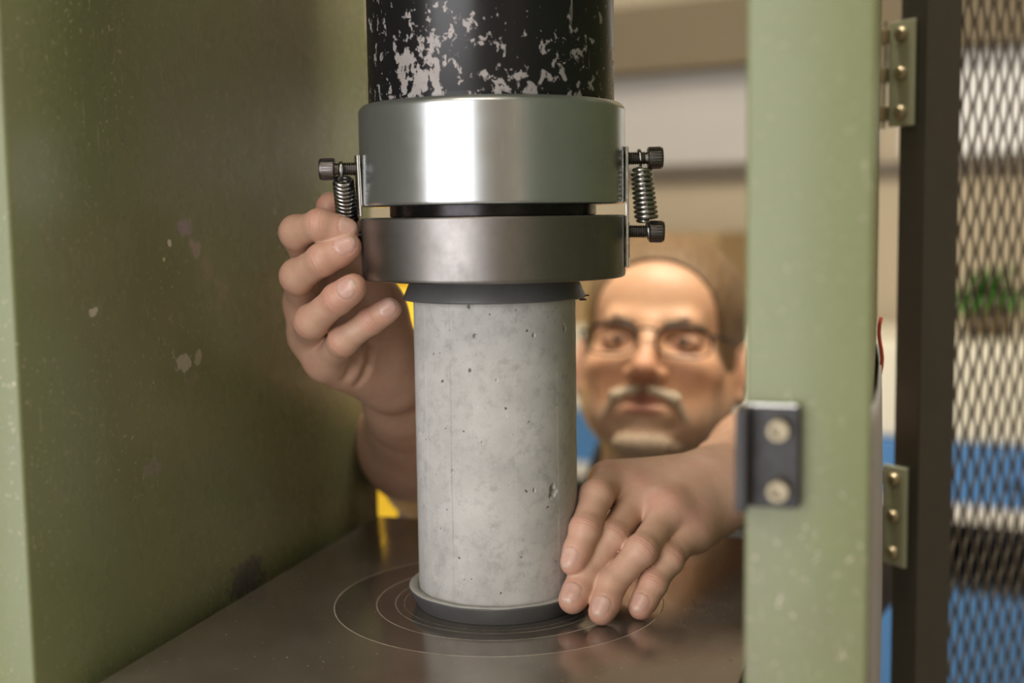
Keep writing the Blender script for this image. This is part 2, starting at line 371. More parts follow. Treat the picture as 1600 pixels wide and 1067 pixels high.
# yellow drum
YEL = plain('yellow_plastic', (.83, .52, .012), .4, 0, .05, 5)
dr_ = thing('plastic_drum', 'tall yellow plastic drum standing behind the raised arm of the man', 'drum', (-.17, 1.42, FLOOR))
bm = bmesh.new(); lathe(bm, [(0, FLOOR), (.19, FLOOR), (.20, FLOOR+.02), (.20, -.55), (.207, -.54), (.207, -.5), (.20, -.49), (.20, -.12), (.207, -.11), (.207, -.07), (.20, -.06), (.20, .13), (.19, .15), (0, .15)], 48, (-.17, 1.42, 0)); obj('body', bm, YEL, dr_, sharp=40)
bm = bmesh.new(); lathe(bm, [(0, .15), (.207, .15), (.207, .18), (.19, .188), (0, .188)], 48, (-.17, 1.42, 0)); obj('lid', bm, YEL, dr_, sharp=40)

# ------------------------------------------------------------------ the press
W = .179; PT = .0505; PD0 = -.2235; PD1 = .2275; ZTOP = .80
press = thing('press_frame', 'green painted steel frame of the testing machine with two side plates', 'machine', mach(0, 0, FLOOR))
for s in (-1, 1):
    bm = bmesh.new(); box(bm, mach(s*(W+PT/2), (PD0+PD1)/2, (FLOOR+ZTOP)/2), (PT, PD1-PD0, ZTOP-FLOOR), MAX, .0022, 3)
    obj('side_plate', bm, PAINT, press, sharp=50)
bm = bmesh.new(); box(bm, mach(0, 0, .70), (2*W-.001, .28, .2), MAX, .003); obj('crosshead', bm, PAINT, press)
bm = bmesh.new(); box(bm, mach(0, 0, (FLOOR-.12)/2), (2*W-.001, .34, -.12-FLOOR), MAX, .003); obj('base_block', bm, PAINT, press)
tb = bmesh.new(); box(tb, mach(0, 0, -.03), (.329, .382, .06), MAX, .0012, 2)
tag(obj('lower_platen', tb, TABLE, sharp=50), 'dark ground steel plate with scribed circles under the concrete cylinder', 'platen')
# raising block between base and plate
bm = bmesh.new(); lathe(bm, [(0, -.12), (.13, -.12), (.13, -.06), (0, -.06)], 64); obj('ram_block', bm, STEEL_DARK, press)

# latch catch on the right plate: steel angle with two socket bolts
lb = bmesh.new()
d0 = PD0-.006
box(lb, mach(.1915, PD0-.0035, .1445), (.021, .0070, .042), MAX, .0012)
box(lb, mach(.1795, PD0-.0095, .1445), (.0050, .019, .042), MAX, .0012)
lat = obj('latch_angle', lb, LATCH, press); lat['label'] = 'dark steel latch angle'
lb = bmesh.new(); box(lb, mach(.1905, PD0-.0035, .1660), (.021, .0075, .0013), MAX, .0004); obj('top_lip', lb, ZINC, lat)
for z in (.1565, .1315):
    bm = bmesh.new(); ax = frame_of(-MD); lathe(bm, [(.0026, .0033), (.0026, .0062), (.0043, .0062), (.0047, .0052), (.0047, 0), (0, 0)], 32, mach(.1935, PD0-.007, z), ax)
    lathe(bm, [(0, .0033), (.0026, .0033)], 6, mach(.1935, PD0-.007, z), ax); obj('bolt', bm, BOLT, lat, sharp=40)
# grey guard strip, bulging, and a red wire on the outside of the right plate
gb = bmesh.new(); rows = []
for i in range(40):
    z = -.14 + i*.30/39; s = max(0, math.sin(PI*min(1, max(0, (z-(-.12))/.30)))); out = .0030 + .0026*s
    rows.append([gb.verts.new(mach(W+PT+o*out, d, z)) for o, d in ((.05, -.20), (.6, -.17), (1, -.12), (1.05, -.05), (1, .02), (.6, .07), (.1, .10))])
for A, B in zip(rows, rows[1:]):
    for k in range(len(A)-1): gb.faces.new((A[k], A[k+1], B[k+1], B[k]))
gs = thing('cable_guard', 'grey bulging plastic guard strip on the outer side of the right green plate', 'guard', mach(W+PT, -.05, -.12))
go = obj('strip', gb, GREYPL, gs, True); sm_ = go.modifiers.new('s', 'SOLIDIFY'); sm_.thickness = .0015
bm = bmesh.new(); tube(bm, [mach(W+PT+.0030+.0010*math.sin(k*.9), -.03, .155+k*.0045) for k in range(8)], .0011, 8); obj('wire', bm, RED, gs, True)

# ------------------------------------------------------------------ loading column
rm_ = thing('loading_ram', 'black enamelled ram with chipped paint above the bright steel ring', 'ram', (0, 0, .309))
bm = bmesh.new(); lathe(bm, [(.0700, .3085), (.0748, .3085), (.0755, .3095), (.0755, .60), (0, .60)], 128); obj('shaft', bm, RAM, rm_, sharp=40)

# ------------------------------------------------------------------ upper platen assembly
ua = thing('upper_platen', 'bright and grey steel ring pair joined by springs above the concrete cylinder', 'platen', (0, 0, .207))
def ring_prof(r0, r, z0, z1, ch): return [(r0, z0), (r-ch*.5, z0), (r-.0003, z0+ch*.35), (r, z0+ch*.7), (r, z1-ch), (r-ch*.35, z1-ch*.3), (r-ch, z1), (r0, z1)]
bm = bmesh.new(); lathe(bm, [(.055, .2514), (.0800, .2514), (.0815, .2520), (.0820, .2532), (.0820, .2537), (.0820, .3079), (.0820, .3085), (.0812, .3103), (.0795, .3120), (.0757, .3126), (.055, .3126)], 192); obj('upper_ring', bm, STEEL, ua, sharp=25)
bm = bmesh.new(); lathe(bm, [(0, .2068), (.0806, .2068), (.0816, .2074), (.0820, .2086), (.0820, .2091), (.0820, .2431), (.0820, .2436), (.0815, .2444), (.080, .2447), (0, .2447)], 192); obj('lower_ring', bm, STEEL_DARK, ua, sharp=25)
bm = bmesh.new(); lathe(bm, [(0, .2447), (.0625, .2447), (.0640, .2452), (.0640, .2514), (0, .2514)], 96); obj('seat_disc', bm, SEAT, ua, sharp=40)
def cap_screw(base, direction, roll=0.):
    """socket head cap screw, thread from base outwards, head at the end"""
    ax = frame_of(direction); bm = bmesh.new()
    prof = [(0, -.004)]; z = -.004
    while z < .0100: prof += [(.0041, z), (.0041, z+.0002), (.0034, z+.0006), (.0034, z+.0008)]; z += .00130
    prof += [(.0039, .0112), (.0039, .0115)]; lathe(bm, prof, 28, base, ax)
    s = obj('cap_screw', bm, SCREW, ua, sharp=20)
    bm = bmesh.new(); hp = [(0, .0113), (.0060, .0113), (.0066, .0119)]
    lathe(bm, hp + [(.0066, .0196), (.0060, .0206), (.0037, .0206), (.0037, .0160)], 44, base, ax)
    for k in range(24):                                          # knurled skirt
        a = 2*PI*k/24; p = Vector(base) + ax[2]*.0155 + (ax[0]*math.cos(a)+ax[1]*math.sin(a))*.00655
        tt = (ax[0]*-math.sin(a)+ax[1]*math.cos(a)); box(bm, p, (.0008, .0005, .0070), (tt, ax[0]*math.cos(a)+ax[1]*math.sin(a), ax[2]))
    lathe(bm, [(.0037, .0160), (0, .0160)], 6, base, ax)
    obj('screw_head', bm, SCREW, s, sharp=35)
    return s
def coil(p0, p1, r0, r1, turns, wire):
    p0, p1 = Vector(p0), Vector(p1); ax = frame_of(p1-p0, (0, 1, 0)); L = (p1-p0).length; pts = []
    # hook over the first screw, body, hook over the second
    hk = .0042
    for k in range(13):
        a = PI*1.15 - k*PI*1.15/12; pts.append(p0 - ax[2]*(.0060 + hk*math.sin(a)*1.1) + ax[0]*0 + ax[1]*(hk*math.cos(a)))
    n = int(turns*22)
    for k in range(n+1):
        s = k/n; r = r0+(r1-r0)*s; r *= min(1, .5+14*min(s, 1-s))
        a = 2*PI*turns*s; pts.append(p0 + ax[2]*(L*s) + (ax[0]*math.sin(a)+ax[1]*math.cos(a))*r)
    for k in range(13):
        a = k*PI*1.15/12; pts.append(p1 + ax[2]*(.0060 + hk*math.sin(a)*1.1) + ax[1]*(hk*math.cos(a)))
    bm = bmesh.new(); tube(bm, pts, wire, 8); return obj('tension_spring', bm, SPRING, ua, True)
# brackets and screws at both sides (radial x axis)
for s in (-1, 1):
    if s > 0: z0, z1, lean, y0 = .2125, .2860, 0, -.003
    else: z0, z1, lean, y0 = .2455, .2825, -.0036, -.003
    ph = math.radians(14 if s < 0 else 6); nx = Vector((s*math.cos(ph), -math.sin(ph), 0)); ny = Vector((math.sin(ph)*s, math.cos(ph), 0))
    ax0 = (UP + nx*(.030 if s < 0 else 0)).normalized(); axs = (nx, ny, ax0)
    c0 = nx*(.0832 if s > 0 else .0834) + UP*((z0+z1)/2)
    bm = bmesh.new(); box(bm, c0, (.0020, .018 if s > 0 else .012, z1-z0), axs, .0006); br = obj('bracket_strip', bm, ZINC, ua)
    bm = bmesh.new(); box(bm, c0 + nx*.0010 + UP*(-(z1-z0)/2+.0165), (.0006, .008, .022), axs, .0002); obj('slot', bm, SEAT, br)
S_UP_R = Vector((.0843, -.006, .2790)); S_LO_R = Vector((.0850, -.006, .2343))
cap_screw(S_UP_R, (1, 0, .01)); cap_screw(S_LO_R, (1, 0, -.02))
S_UP_L = Vector((-.0838, -.018, .2745)); S_LO_L = Vector((-.0835, .003, .2330))
cap_screw(S_UP_L, (-1, 0, 0)); cap_screw(S_LO_L, (-1, 0, 0))
coil(S_UP_R+Vector((.0072, 0, -.0058)), S_LO_R+Vector((.0100, 0, .0062)), .0058, .0066, 11.5, .00122)
coil(S_UP_L+Vector((-.0068, 0, -.0058)), S_LO_L+Vector((-.0070, -.002, .0085)), .0054, .0060, 12.0, .00122)

# ------------------------------------------------------------------ capping retainers and the specimen
c1 = thing('retainer_cap', 'dark flared metal retainer cap on top of the concrete cylinder', 'retainer', (0, 0, .194))
bm = bmesh.new(); lathe(bm, [(0, .2068), (.0520, .2068), (.0525, .2058), (.0568, .1958), (.0572, .1945), (.0566, .1938), (.0530, .1938), (.0520, .1965), (0, .1965)], 128); obj('shell', bm, CAST, c1, sharp=30)
bm = bmesh.new(); box(bm, (.0575, -.006, .1951), (.0030, .0018, .0009), None, .0003); box(bm, (.0545, -.013, .1930), (.0045, .0025, .0011), None, .0003); obj('rubber_flash', bm, SEAT, c1)
c2 = thing('retainer_cap', 'dark flared metal retainer cap under the concrete cylinder on the plate', 'retainer', (0, 0, 0))
bm = bmesh.new(); lathe(bm, [(0, .0002), (.0520, .0002), (.0527, .0012), (.0566, .0098), (.0570, .0108), (.0564, .0115), (.0528, .0113), (.0516, .0085), (0, .0085)], 128); obj('shell', bm, CAST, c2, sharp=30)
bm = bmesh.new(); lathe(bm, [(.0513, .0086), (.0520, .0108), (.0566, .0114), (.0572, .0117), (.0566, .0124), (.0518, .0120), (.0509, .0100)], 128, closed=True)
for v in bm.verts:
    a = math.atan2(v.co.y, v.co.x); v.co.z += .00022*math.sin(9*a)*math.sin(4*a+1)
ro = obj('rubber_lip', bm, plain('grey_neoprene', (.36, .355, .33), .6, 0, .25, 120), c2, True)

# specimen: a turned surface with real blow holes pressed into it
def specimen():
    H0, H1, R = .0088, .1964, .0508
    holes = [(742, 525, .0017, .0011, .0022), (864, 768, .0030, .0042, .0034), (707, 737, .0014, .0015, .0016), (834, 524, .0010, .0010, .0014), (882, 513, .0016, .0020, .0020),
             (709, 504, .0008, .0008, .001), (835, 766, .0009, .0012, .001), (726, 907, .0007, .0009, .001), (657, 677, .0008, .0009, .001), (668, 686, .0007, .0008, .001),
             (753, 691, .0006, .0006, .001), (713, 562, .0006, .0006, .001), (673, 554, .0006, .0006, .001), (694, 832, .0006, .0007, .001), (776, 594, .0006, .0006, .001), (899, 765, .0008, .0016, .001), (715, 532, .0007, .0007, .001)]
    Cc = np.array(cam_ob.matrix_world.translation); F = np.array(_f); Rr = np.array(_R); Uu = np.array(_U)
    hs = []
    for px, py, ra, rz, dp in holes:
        d = F + Rr*(px-800)/1936.5 - Uu*(py-533.5)/1936.5
        a = d[0]**2+d[1]**2; b = Cc[0]*d[0]+Cc[1]*d[1]; c = Cc[0]**2+Cc[1]**2-R*R
        t = (-b-math.sqrt(max(0, b*b-a*c)))/a; p = Cc+d*t; hs.append((math.atan2(p[1], p[0]), p[2], ra, rz, dp))
    nz = 300; na_f = 460
    th = np.concatenate([np.linspace(-PI, 0, na_f, endpoint=False), np.linspace(0, PI, 80, endpoint=False)]); zz = np.linspace(H0, H1, nz)
    T, Z = np.meshgrid(th, zz); Rad = np.full_like(T, R)
    rg = np.random.RandomState(5)
    for (a0, z0, ra, rz, dp) in hs:
        du = (T-a0)*R; dz = Z-z0; ang = np.arctan2(dz, du)
        wob = 1+.22*np.sin(3*ang+a0*20)+.14*np.sin(5*ang+z0*900)
        q = np.sqrt((du/ra)**2+(dz/rz)**2)/wob
        Rad -= dp*np.clip(1-q**4, 0, 1)*.9
    low = np.zeros_like(T)
    for k in range(14): low += rg.randn()*np.sin(rg.randint(1, 12)*T+rg.uniform(0, 6))*np.sin(rg.uniform(10, 90)*Z*3+rg.uniform(0, 6))
    Rad += low*.00002
    X = np.stack([Rad*np.cos(T), Rad*np.sin(T), Z], -1).reshape(-1, 3); na = len(th)
    i = np.arange(nz-1)[:, None]*na; j = np.arange(na)[None]; j2 = (j+1) % na
    q = np.stack([i+j, i+j2, i+na+j2, i+na+j], -1).reshape(-1, 4)
    V = X.tolist(); Fc = q.tolist(); Fc.append(list(range(na))[::-1]); Fc.append([(nz-1)*na+k for k in range(na)])
    me = bpy.data.meshes.new('concrete_cylinder'); me.from_pydata(V, [], Fc)
    o = link('concrete_cylinder', me, CONCRETE); me.polygons.foreach_set('use_smooth', [True]*(len(Fc)-2)+[False]*2)
    return tag(o, 'light grey concrete test cylinder with small blow holes standing in metal caps', 'cylinder')
specimen()

# ------------------------------------------------------------------ mesh door at the back, swung open
AL = math.radians(28); DE = Vector((math.cos(AL), math.sin(AL), 0)); DN = Vector((-math.sin(AL), math.cos(AL), 0)); DAX = (DE, DN, UP)
P0 = Vector((.3215, .161, 0))                                   # near left corner of the frame tube
DT, DW = .026, .037; DZ0, DZ1 = -.32, .52; DWID = .36
door = thing('mesh_door', 'black steel door with expanded metal mesh swung open behind the right plate', 'door', (P0.x, P0.y, DZ0))
def dpt(u, v, z): return P0 + DE*u + DN*v + UP*z
def dbox(u0, u1, v0, v1, z0, z1, bev=.0012): return box(bmesh.new(), dpt((u0+u1)/2, (v0+v1)/2, (z0+z1)/2), (u1-u0, v1-v0, z1-z0), DAX, bev)
obj('frame_tube', dbox(0, DW, 0, DT, DZ0, DZ1), BLACKSTEEL, door); obj('frame_tube', dbox(DWID, DWID+DW, 0, DT, DZ0, DZ1), BLACKSTEEL, door)
obj('frame_tube', dbox(DW, DWID, 0, DT, DZ0, DZ0+DW), BLACKSTEEL, door); obj('frame_tube', dbox(DW, DWID, 0, DT, DZ1-DW, DZ1), BLACKSTEEL, door)
def expanded(u0, u1, z0, z1):
    px, pz = .0139, .0322; sw, st = .0020, .0011
    V = []; Fc = []
    n = int((u1-u0)/px*2)+2; per = 16
    for i in range(n):
        uc = u0 + i*px/2*1.0; ph = i % 2
        K = int((z1-z0)/pz*per)
        base = len(V)
        for k in range(K+1):
            z = z0 + k*pz/per; a = 2*PI*k/per + (PI if ph else 0)
            s = math.cos(a); s = math.copysign(abs(s)**.8, s)
            du = s*px/4*.90; dv = .0016*s*(1 if not ph else -1) + 0
            dv = .0015*math.sin(2*PI*k/per)*0 + .0014*s
            c = dpt(uc+du, DT*.5+dv, z)
            tl = -math.sin(a)                                   # direction of travel: tilts the strand
            ca = .06+.26*tl; x = DE*math.cos(ca) - DN*math.sin(ca); y = DE*math.sin(ca) + DN*math.cos(ca)
            wd = sw*(1+.16*tl)
            for sx, sy in ((-1, -1), (1, -1), (1, 1), (-1, 1)): V.append(tuple(c + x*(sx*wd/2) + y*(sy*st/2)))
        for k in range(K):
            for q in range(4):
                q2 = (q+1) % 4; Fc.append((base+k*4+q, base+k*4+q2, base+k*4+4+q2, base+k*4+4+q))
    me = bpy.data.meshes.new('expanded_metal'); me.from_pydata(V, [], Fc); return link('expanded_metal', me, MESHMAT, door)
em = expanded(DW-.004, DWID+.004, DZ0+DW-.004, DZ1-DW+.004)
def hinge(z0, z1):
    bm = box(bmesh.new(), dpt(-.0015, .0225, (z0+z1)/2), (.003, .025, z1-z0), DAX, .0006); lf = obj('hinge_leaf', bm, GREENHINGE, door)
    bm = bmesh.new(); tube(bm, [dpt(-.005, .041, z0-.001), dpt(-.005, .041, z1+.001)], .0042, 16); obj('hinge_pin', bm, ZINC, lf, sharp=40)
    for k in range(3):
        z = z0+(z1-z0)*(.13+.37*k)
        bm = bmesh.new(); lathe(bm, [(.0058, 0), (.0058, .0022), (.0042, .0046), (0, .0053)], 20, dpt(-.003, .0215, z), frame_of(-DE)); obj('bolt', bm, BOLT if k < 3 else BOLT, lf, sharp=40)
        bm = bmesh.new(); lathe(bm, [(.0046, -.006), (.0066, -.005), (.0066, .005), (.0046, .006)], 20, dpt(-.005, .041, z)); obj('knuckle', bm, BOLT, lf, sharp=40)
    bm = box(bmesh.new(), dpt(-.018, .0425, (z0+z1)/2), (.026, .003, z1-z0), DAX, .0006); obj('fixed_leaf', bm, GREENHINGE, lf)
hinge(.309, .388); hinge(-.033, .046)

# ------------------------------------------------------------------ the man: distance fields turned into surfaces
class Field:
    def __init__(s, lo, hi, h):
        s.lo = np.array(lo, np.float32); s.h = h; s.n = np.ceil((np.array(hi)-np.array(lo))/h).astype(int)+1
        s.V = np.full(tuple(s.n), .05, np.float32)
        s.ax = [s.lo[k]+h*np.arange(s.n[k], dtype=np.float32) for k in range(3)]
    def sub(s, lo, hi):
        i0 = np.clip(np.floor((np.array(lo)-s.lo)/s.h).astype(int), 0, s.n); i1 = np.clip(np.ceil((np.array(hi)-s.lo)/s.h).astype(int)+1, 0, s.n)
        sl = tuple(slice(a, b) for a, b in zip(i0, i1))
        return sl, np.meshgrid(*[s.ax[k][sl[k]] for k in range(3)], indexing='ij', sparse=True)
    @staticmethod
    def smin(a, b, k):
        if k <= 0: return np.minimum(a, b)
        h = np.maximum(k-np.abs(a-b), 0)/k; return np.minimum(a, b)-h*h*k*.25
    def put(s, sl, d, k, mode):
        A = s.V[sl]
        if mode == '+': s.V[sl] = s.smin(A, d, k)
        else: s.V[sl] = -s.smin(-A, d, k)                        # carve
    def cone(s, a, b, ra, rb, k=.004, mode='+', flat=None):
        a = np.array(a, float); b = np.array(b, float); m = max(ra, rb)+k*1.5+.006
        sl, (X, Y, Z) = s.sub(np.minimum(a, b)-m, np.maximum(a, b)+m)
        if 0 in s.V[sl].shape: return
        d = b-a; L = d@d+1e-12
        t = np.clip(((X-a[0])*d[0]+(Y-a[1])*d[1]+(Z-a[2])*d[2])/L, 0, 1)
        px, py, pz = X-a[0]-t*d[0], Y-a[1]-t*d[1], Z-a[2]-t*d[2]
        q = px*px+py*py+pz*pz
        if flat is not None:                                    # (axis, factor): squashed across that axis
            ax, f = np.array(flat[0], float), flat[1]; ax /= np.linalg.norm(ax)
            w_ = px*ax[0]+py*ax[1]+pz*ax[2]; q = q+(f*f-1)*w_*w_
        s.put(sl, (np.sqrt(q)-(ra+(rb-ra)*t)).astype(np.float32), k, mode)
    def ell(s, c, r, k=.006, mode='+', R=None):
        c = np.array(c, float); r = np.array(r, float); m = max(r)+k*1.5+.006
        sl, (X, Y, Z) = s.sub(c-m, c+m)
        if 0 in s.V[sl].shape: return
        x, y, z = X-c[0], Y-c[1], Z-c[2]
        if R is not None:
            R = np.array(R); x, y, z = (R[0, 0]*x+R[1, 0]*y+R[2, 0]*z, R[0, 1]*x+R[1, 1]*y+R[2, 1]*z, R[0, 2]*x+R[1, 2]*y+R[2, 2]*z)
        k0 = np.sqrt((x/r[0])**2+(y/r[1])**2+(z/r[2])**2)+1e-9; k1 = np.sqrt((x/r[0]**2)**2+(y/r[1]**2)**2+(z/r[2]**2)**2)+1e-9
        s.put(sl, (k0*(k0-1)/k1).astype(np.float32), k, mode)
    def surface(s):
        V = s.V; I = V < 0; n = V.shape
        c = [I[i:n[0]-1+i, j:n[1]-1+j, k:n[2]-1+k] for i in (0, 1) for j in (0, 1) for k in (0, 1)]
        al = c[0].copy(); an = c[0].copy()
        for q in c[1:]: al &= q; an |= q
        act = an & ~al; idx = np.full(act.shape, -1, np.int32); cells = np.argwhere(act); idx[act] = np.arange(len(cells))
        P = np.zeros((len(cells), 3), np.float64); cnt = np.zeros(len(cells))
        cs = [(i, j, k) for i in (0, 1) for j in (0, 1) for k in (0, 1)]
        val = {q: V[cells[:, 0]+q[0], cells[:, 1]+q[1], cells[:, 2]+q[2]].astype(np.float64) for q in cs}
        for a in cs:
            for ax in range(3):
                if a[ax]: continue
                b = list(a); b[ax] = 1; b = tuple(b); va, vb = val[a], val[b]; m = (va < 0) != (vb < 0)
                t = va[m]/(va[m]-vb[m]); p = np.array(a, float)[None]+np.zeros((m.sum(), 3)); p[:, ax] += t; P[m] += p; cnt[m] += 1
        P = s.lo+s.h*(cells+P/cnt[:, None])
        Q = []
        for ax in range(3):
            u, v = (ax+1) % 3, (ax+2) % 3
            a = [slice(None)]*3; b = [slice(None)]*3; a[ax] = slice(0, -1); b[ax] = slice(1, None)
            e = I[tuple(a)] != I[tuple(b)]; E_ = np.argwhere(e)
            ok = (E_[:, u] > 0) & (E_[:, v] > 0) & (E_[:, u] < n[u]-1) & (E_[:, v] < n[v]-1); E_ = E_[ok]
            ins = I[E_[:, 0], E_[:, 1], E_[:, 2]]
            def id_(du, dv):
                q = E_.copy(); q[:, u] -= du; q[:, v] -= dv; return idx[q[:, 0], q[:, 1], q[:, 2]]
            q = np.stack([id_(1, 1), id_(0, 1), id_(0, 0), id_(1, 0)], 1); q[~ins] = q[~ins][:, ::-1]; Q.append(q)
        return P, np.concatenate(Q)
def smoothstep(a, b, x):
    t = np.clip((x-a)/(b-a), 0, 1); return t*t*(3-2*t)
def nrm(v): v = np.array(v, float); return v/np.linalg.norm(v)
def bl(a, b, t): return np.array(a)+(np.array(b)-np.array(a))*t

SKIN_C = np.array((.56, .345, .245)); PINK = np.array((.57, .270, .205)); TAN_C = np.array((.45, .27, .165)); NAIL_C = np.array((.58, .36, .30))
def hand(F, fing, wrist, radii, palm, extra):
    """fing: joints per finger from MCP to tip"""
    wrist = np.array(wrist)
    base = F.V.copy()
    for a, b, ra, rb, k, fl in palm: F.cone(a, b, ra, rb, k, '+', fl)
    palmV = F.V.copy(); out = palmV.copy()
    for (J, rad, kk) in zip(fing, radii, range(9)):
        F.V = np.full_like(palmV, .05)
        for i in range(len(J)-1): F.cone(J[i], J[i+1], rad[i], rad[i+1], .0025)
        # knuckle swelling on the back of the middle joints, pads on the palm side
        for i in (1, 2) if len(J) == 4 else (1,):
            F.ell(J[i], np.array((1, 1, 1))*rad[i]*1.01, .004)
        dr = nrm(np.array(J[-1])-np.array(J[-2])); mid = bl(J[0], J[-1], .5); dors = nrm(np.array(J[-2])-mid); dors = nrm(dors-dr*(dors@dr))
        F.ell(bl(J[-2], J[-1], .62)-dors*rad[-1]*.18, np.array((1, 1, 1))*rad[-1]*1.03, .004)
        out = F.smin(out, F.smin(palmV, F.V, .010), .0014)
    F.V = out
    for a, b, ra, rb, k, fl in extra: F.cone(a, b, ra, rb, k, '+', fl)
def dress_hand(P, fing, radii, knuckles, back=None):
    """nails pressed into the surface, colour, crease coordinates"""
    n = len(P); col = np.tile(SKIN_C, (n, 1)); uv = np.zeros((n, 3), np.float32); joint = np.zeros(n, np.float32); nailm = np.zeros(n, np.float32)
    P = P.copy()
    best = np.full(n, 9.); P0 = P.copy(); own = np.zeros(n, int); bd = np.full(n, 9.)
    DF = np.full((len(fing), n), 9.)
    for fi, (J, rad) in enumerate(zip(fing, radii)):
        for i in range(len(J)-1):
            a_ = np.array(J[i]); d_ = np.array(J[i+1])-a_; t_ = np.clip((P0-a_)@d_/(d_@d_), 0, 1)
            q_ = np.linalg.norm(P0-a_-t_[:, None]*d_, axis=1)-(rad[i]+(rad[i+1]-rad[i])*t_); DF[fi] = np.minimum(DF[fi], q_)
    for fi, (J, rad) in enumerate(zip(fing, radii)):
        mine = smoothstep(.0002, .0022, np.delete(DF, fi, 0).min(0)-DF[fi])
        J = [np.array(q, float) for q in J]
        dr = nrm(J[-1]-J[-2]); mid = bl(J[0], J[-1], .5); dors = nrm(J[-2]-mid); dors = nrm(dors-dr*(dors@dr))
        if back is not None: dors = nrm(np.array(back[fi])-dr*(np.array(back[fi])@dr))
        lat = np.cross(dr, dors)
        # segment closeness
        for i in range(len(J)-1):
            d = J[i+1]-J[i]; L = d@d; t = np.clip((P-J[i])@d/L, -.3, 1.3); q = np.linalg.norm(P-J[i]-np.clip(t, 0, 1)[:, None]*d, axis=1)
            m = (q < rad[i]*1.45) & (q < best) & (mine > 0); best[m] = q[m]
            u = nrm(d); uv[m, 0] = ((P[m]-J[i])@u); uv[m, 1] = (P[m]-J[i])@lat
        for i in range(1, len(J)-1):
            ax = nrm(nrm(J[i]-J[i-1])+nrm(J[i+1]-J[i])); rel = P-J[i]; al = rel@ax
            od = nrm(nrm(J[i]-J[i-1])-nrm(J[i+1]-J[i])+1e-6) if np.linalg.norm(nrm(J[i]-J[i-1])-nrm(J[i+1]-J[i])) > .15 else dors
            up = rel@od; q = np.linalg.norm(rel, axis=1)
            wgt = np.exp(-(al/.0050)**2)*smoothstep(.15*rad[i], .95*rad[i], up)*(q < rad[i]*1.5)*mine
            joint = np.maximum(joint, wgt); uv[wgt > .05, 0] = al[wgt > .05]
            col = col+(PINK-SKIN_C)*(wgt*.45)[:, None]
            P -= od[None]*(.00010*wgt*np.sin(al/.0021*PI)*(np.abs(al) < .0046))[:, None]
        r = rad[-1]; rel = P-J[-1]; a = rel@dr; l = rel@lat; up = rel@dors
        close = (np.linalg.norm(rel, axis=1) < r*2.2) & (up > 0)
        tip = smoothstep(-.022, .002, a)*(np.linalg.norm(rel, axis=1) < .024)*mine; col = col+(PINK-SKIN_C)*(tip*.5)[:, None]
        cen = r*.02; hl = r*.76; hw = r*.80
        # angular width around the finger
        ang = np.arctan2(l, up)*r
        e = (np.abs(ang/hw)**2.6+np.abs((a-cen)/hl)**2.8); e = np.where(close, e, 9)
        ins = smoothstep(1.05, .88, e)*mine; rim = np.exp(-((e-1.04)/.16)**2)*close*mine
        front = smoothstep(.2*hl, .9*hl, a-cen)
        P += dors[None]*(ins*(.00035+.0005*front)-rim*.00055)[:, None]
        nailm = np.maximum(nailm, ins)
        cn = NAIL_C+(np.array((.64, .52, .42))-NAIL_C)*(smoothstep(.70*hl, .86*hl, a-cen))[:, None]
        lun = np.exp(-(((a-cen+hl*.8)/(hl*.35))**2+(ang/(hw*.6))**2)); cn = cn+(np.array((.62, .43, .36))-cn)*(lun*.5)[:, None]
        col = col*(1-ins[:, None])+cn*ins[:, None]
        col = col*(1-(rim*.30)[:, None])+np.array((.33, .16, .11))*(rim*.30)[:, None]
    for k, s in knuckles:
        g = np.exp(-(np.linalg.norm(P-np.array(k), axis=1)/.010)**2); col = col+(PINK-SKIN_C)*(g*s)[:, None]
        joint = np.maximum(joint, g*.5)
    return P, col, uv, joint, nailm

# his right hand, raised to the ring (left of the picture)
RF = [[(-.1165, .0285, .2130), (-.1215, -.0065, .2365), (-.1048, -.0225, .2412), (-.0895, -.0190, .2372)],
      [(-.1220, .0300, .1900), (-.1215, -.0075, .2095), (-.1035, -.0225, .2202), (-.0880, -.0225, .2272)],
      [(-.1205, .0310, .1690), (-.1135, -.0100, .1812), (-.0950, -.0235, .1962), (-.0843, -.0305, .2036)],
      [(-.1110, .0250, .1530), (-.0945, -.0085, .1688), (-.0765, -.0120, .1815), (-.0640, -.0135, .1893)],
      [(-.0775, .0640, .1800), (-.0880, .0560, .2150), (-.0990, .0400, .2405), (-.1050, .0250, .2520)]]
RR = [(.0118, .0100, .0088, .0080), (.0122, .0104, .0093, .0085), (.0118, .0101, .0089, .0081), (.0105, .0088, .0078, .0071), (.0150, .0118, .0108, .0092)]
RW = (-.0715, .0860, .1360); RE = (-.0640, .335, .0150)
# his left hand, resting on the plate (right of the picture)
LF = [[(.0745, .0370, .0665), (.0627, -.0058, .0680), (.0540, -.0272, .0522), (.0462, -.0385, .0345)],
      [(.0925, .0243, .0600), (.0712, -.0185, .0440), (.0530, -.0350, .0245), (.0450, -.0470, .0138)],
      [(.1101, .0065, .0535), (.0882, -.0319, .0397), (.0684, -.0415, .0205), (.0620, -.0540, .0084)],
      [(.1236, .0096, .0400), (.1061, -.0209, .0301), (.0948, -.0351, .0190), (.0862, -.0452, .0078)],
      [(.1150, .0560, .0560), (.0930, .0640, .0420), (.0660, .0540, .0270), (.0460, .0415, .0200)]]
LR = [(.0112, .0100, .0090, .0083), (.0108, .0100, .0092, .0086), (.0103, .0093, .0086, .0081), (.0105, .0089, .0081, .0074), (.0150, .0122, .0108, .0095)]
LW = (.1530, .0560, .0620); LE = (.2460, .300, .0300)

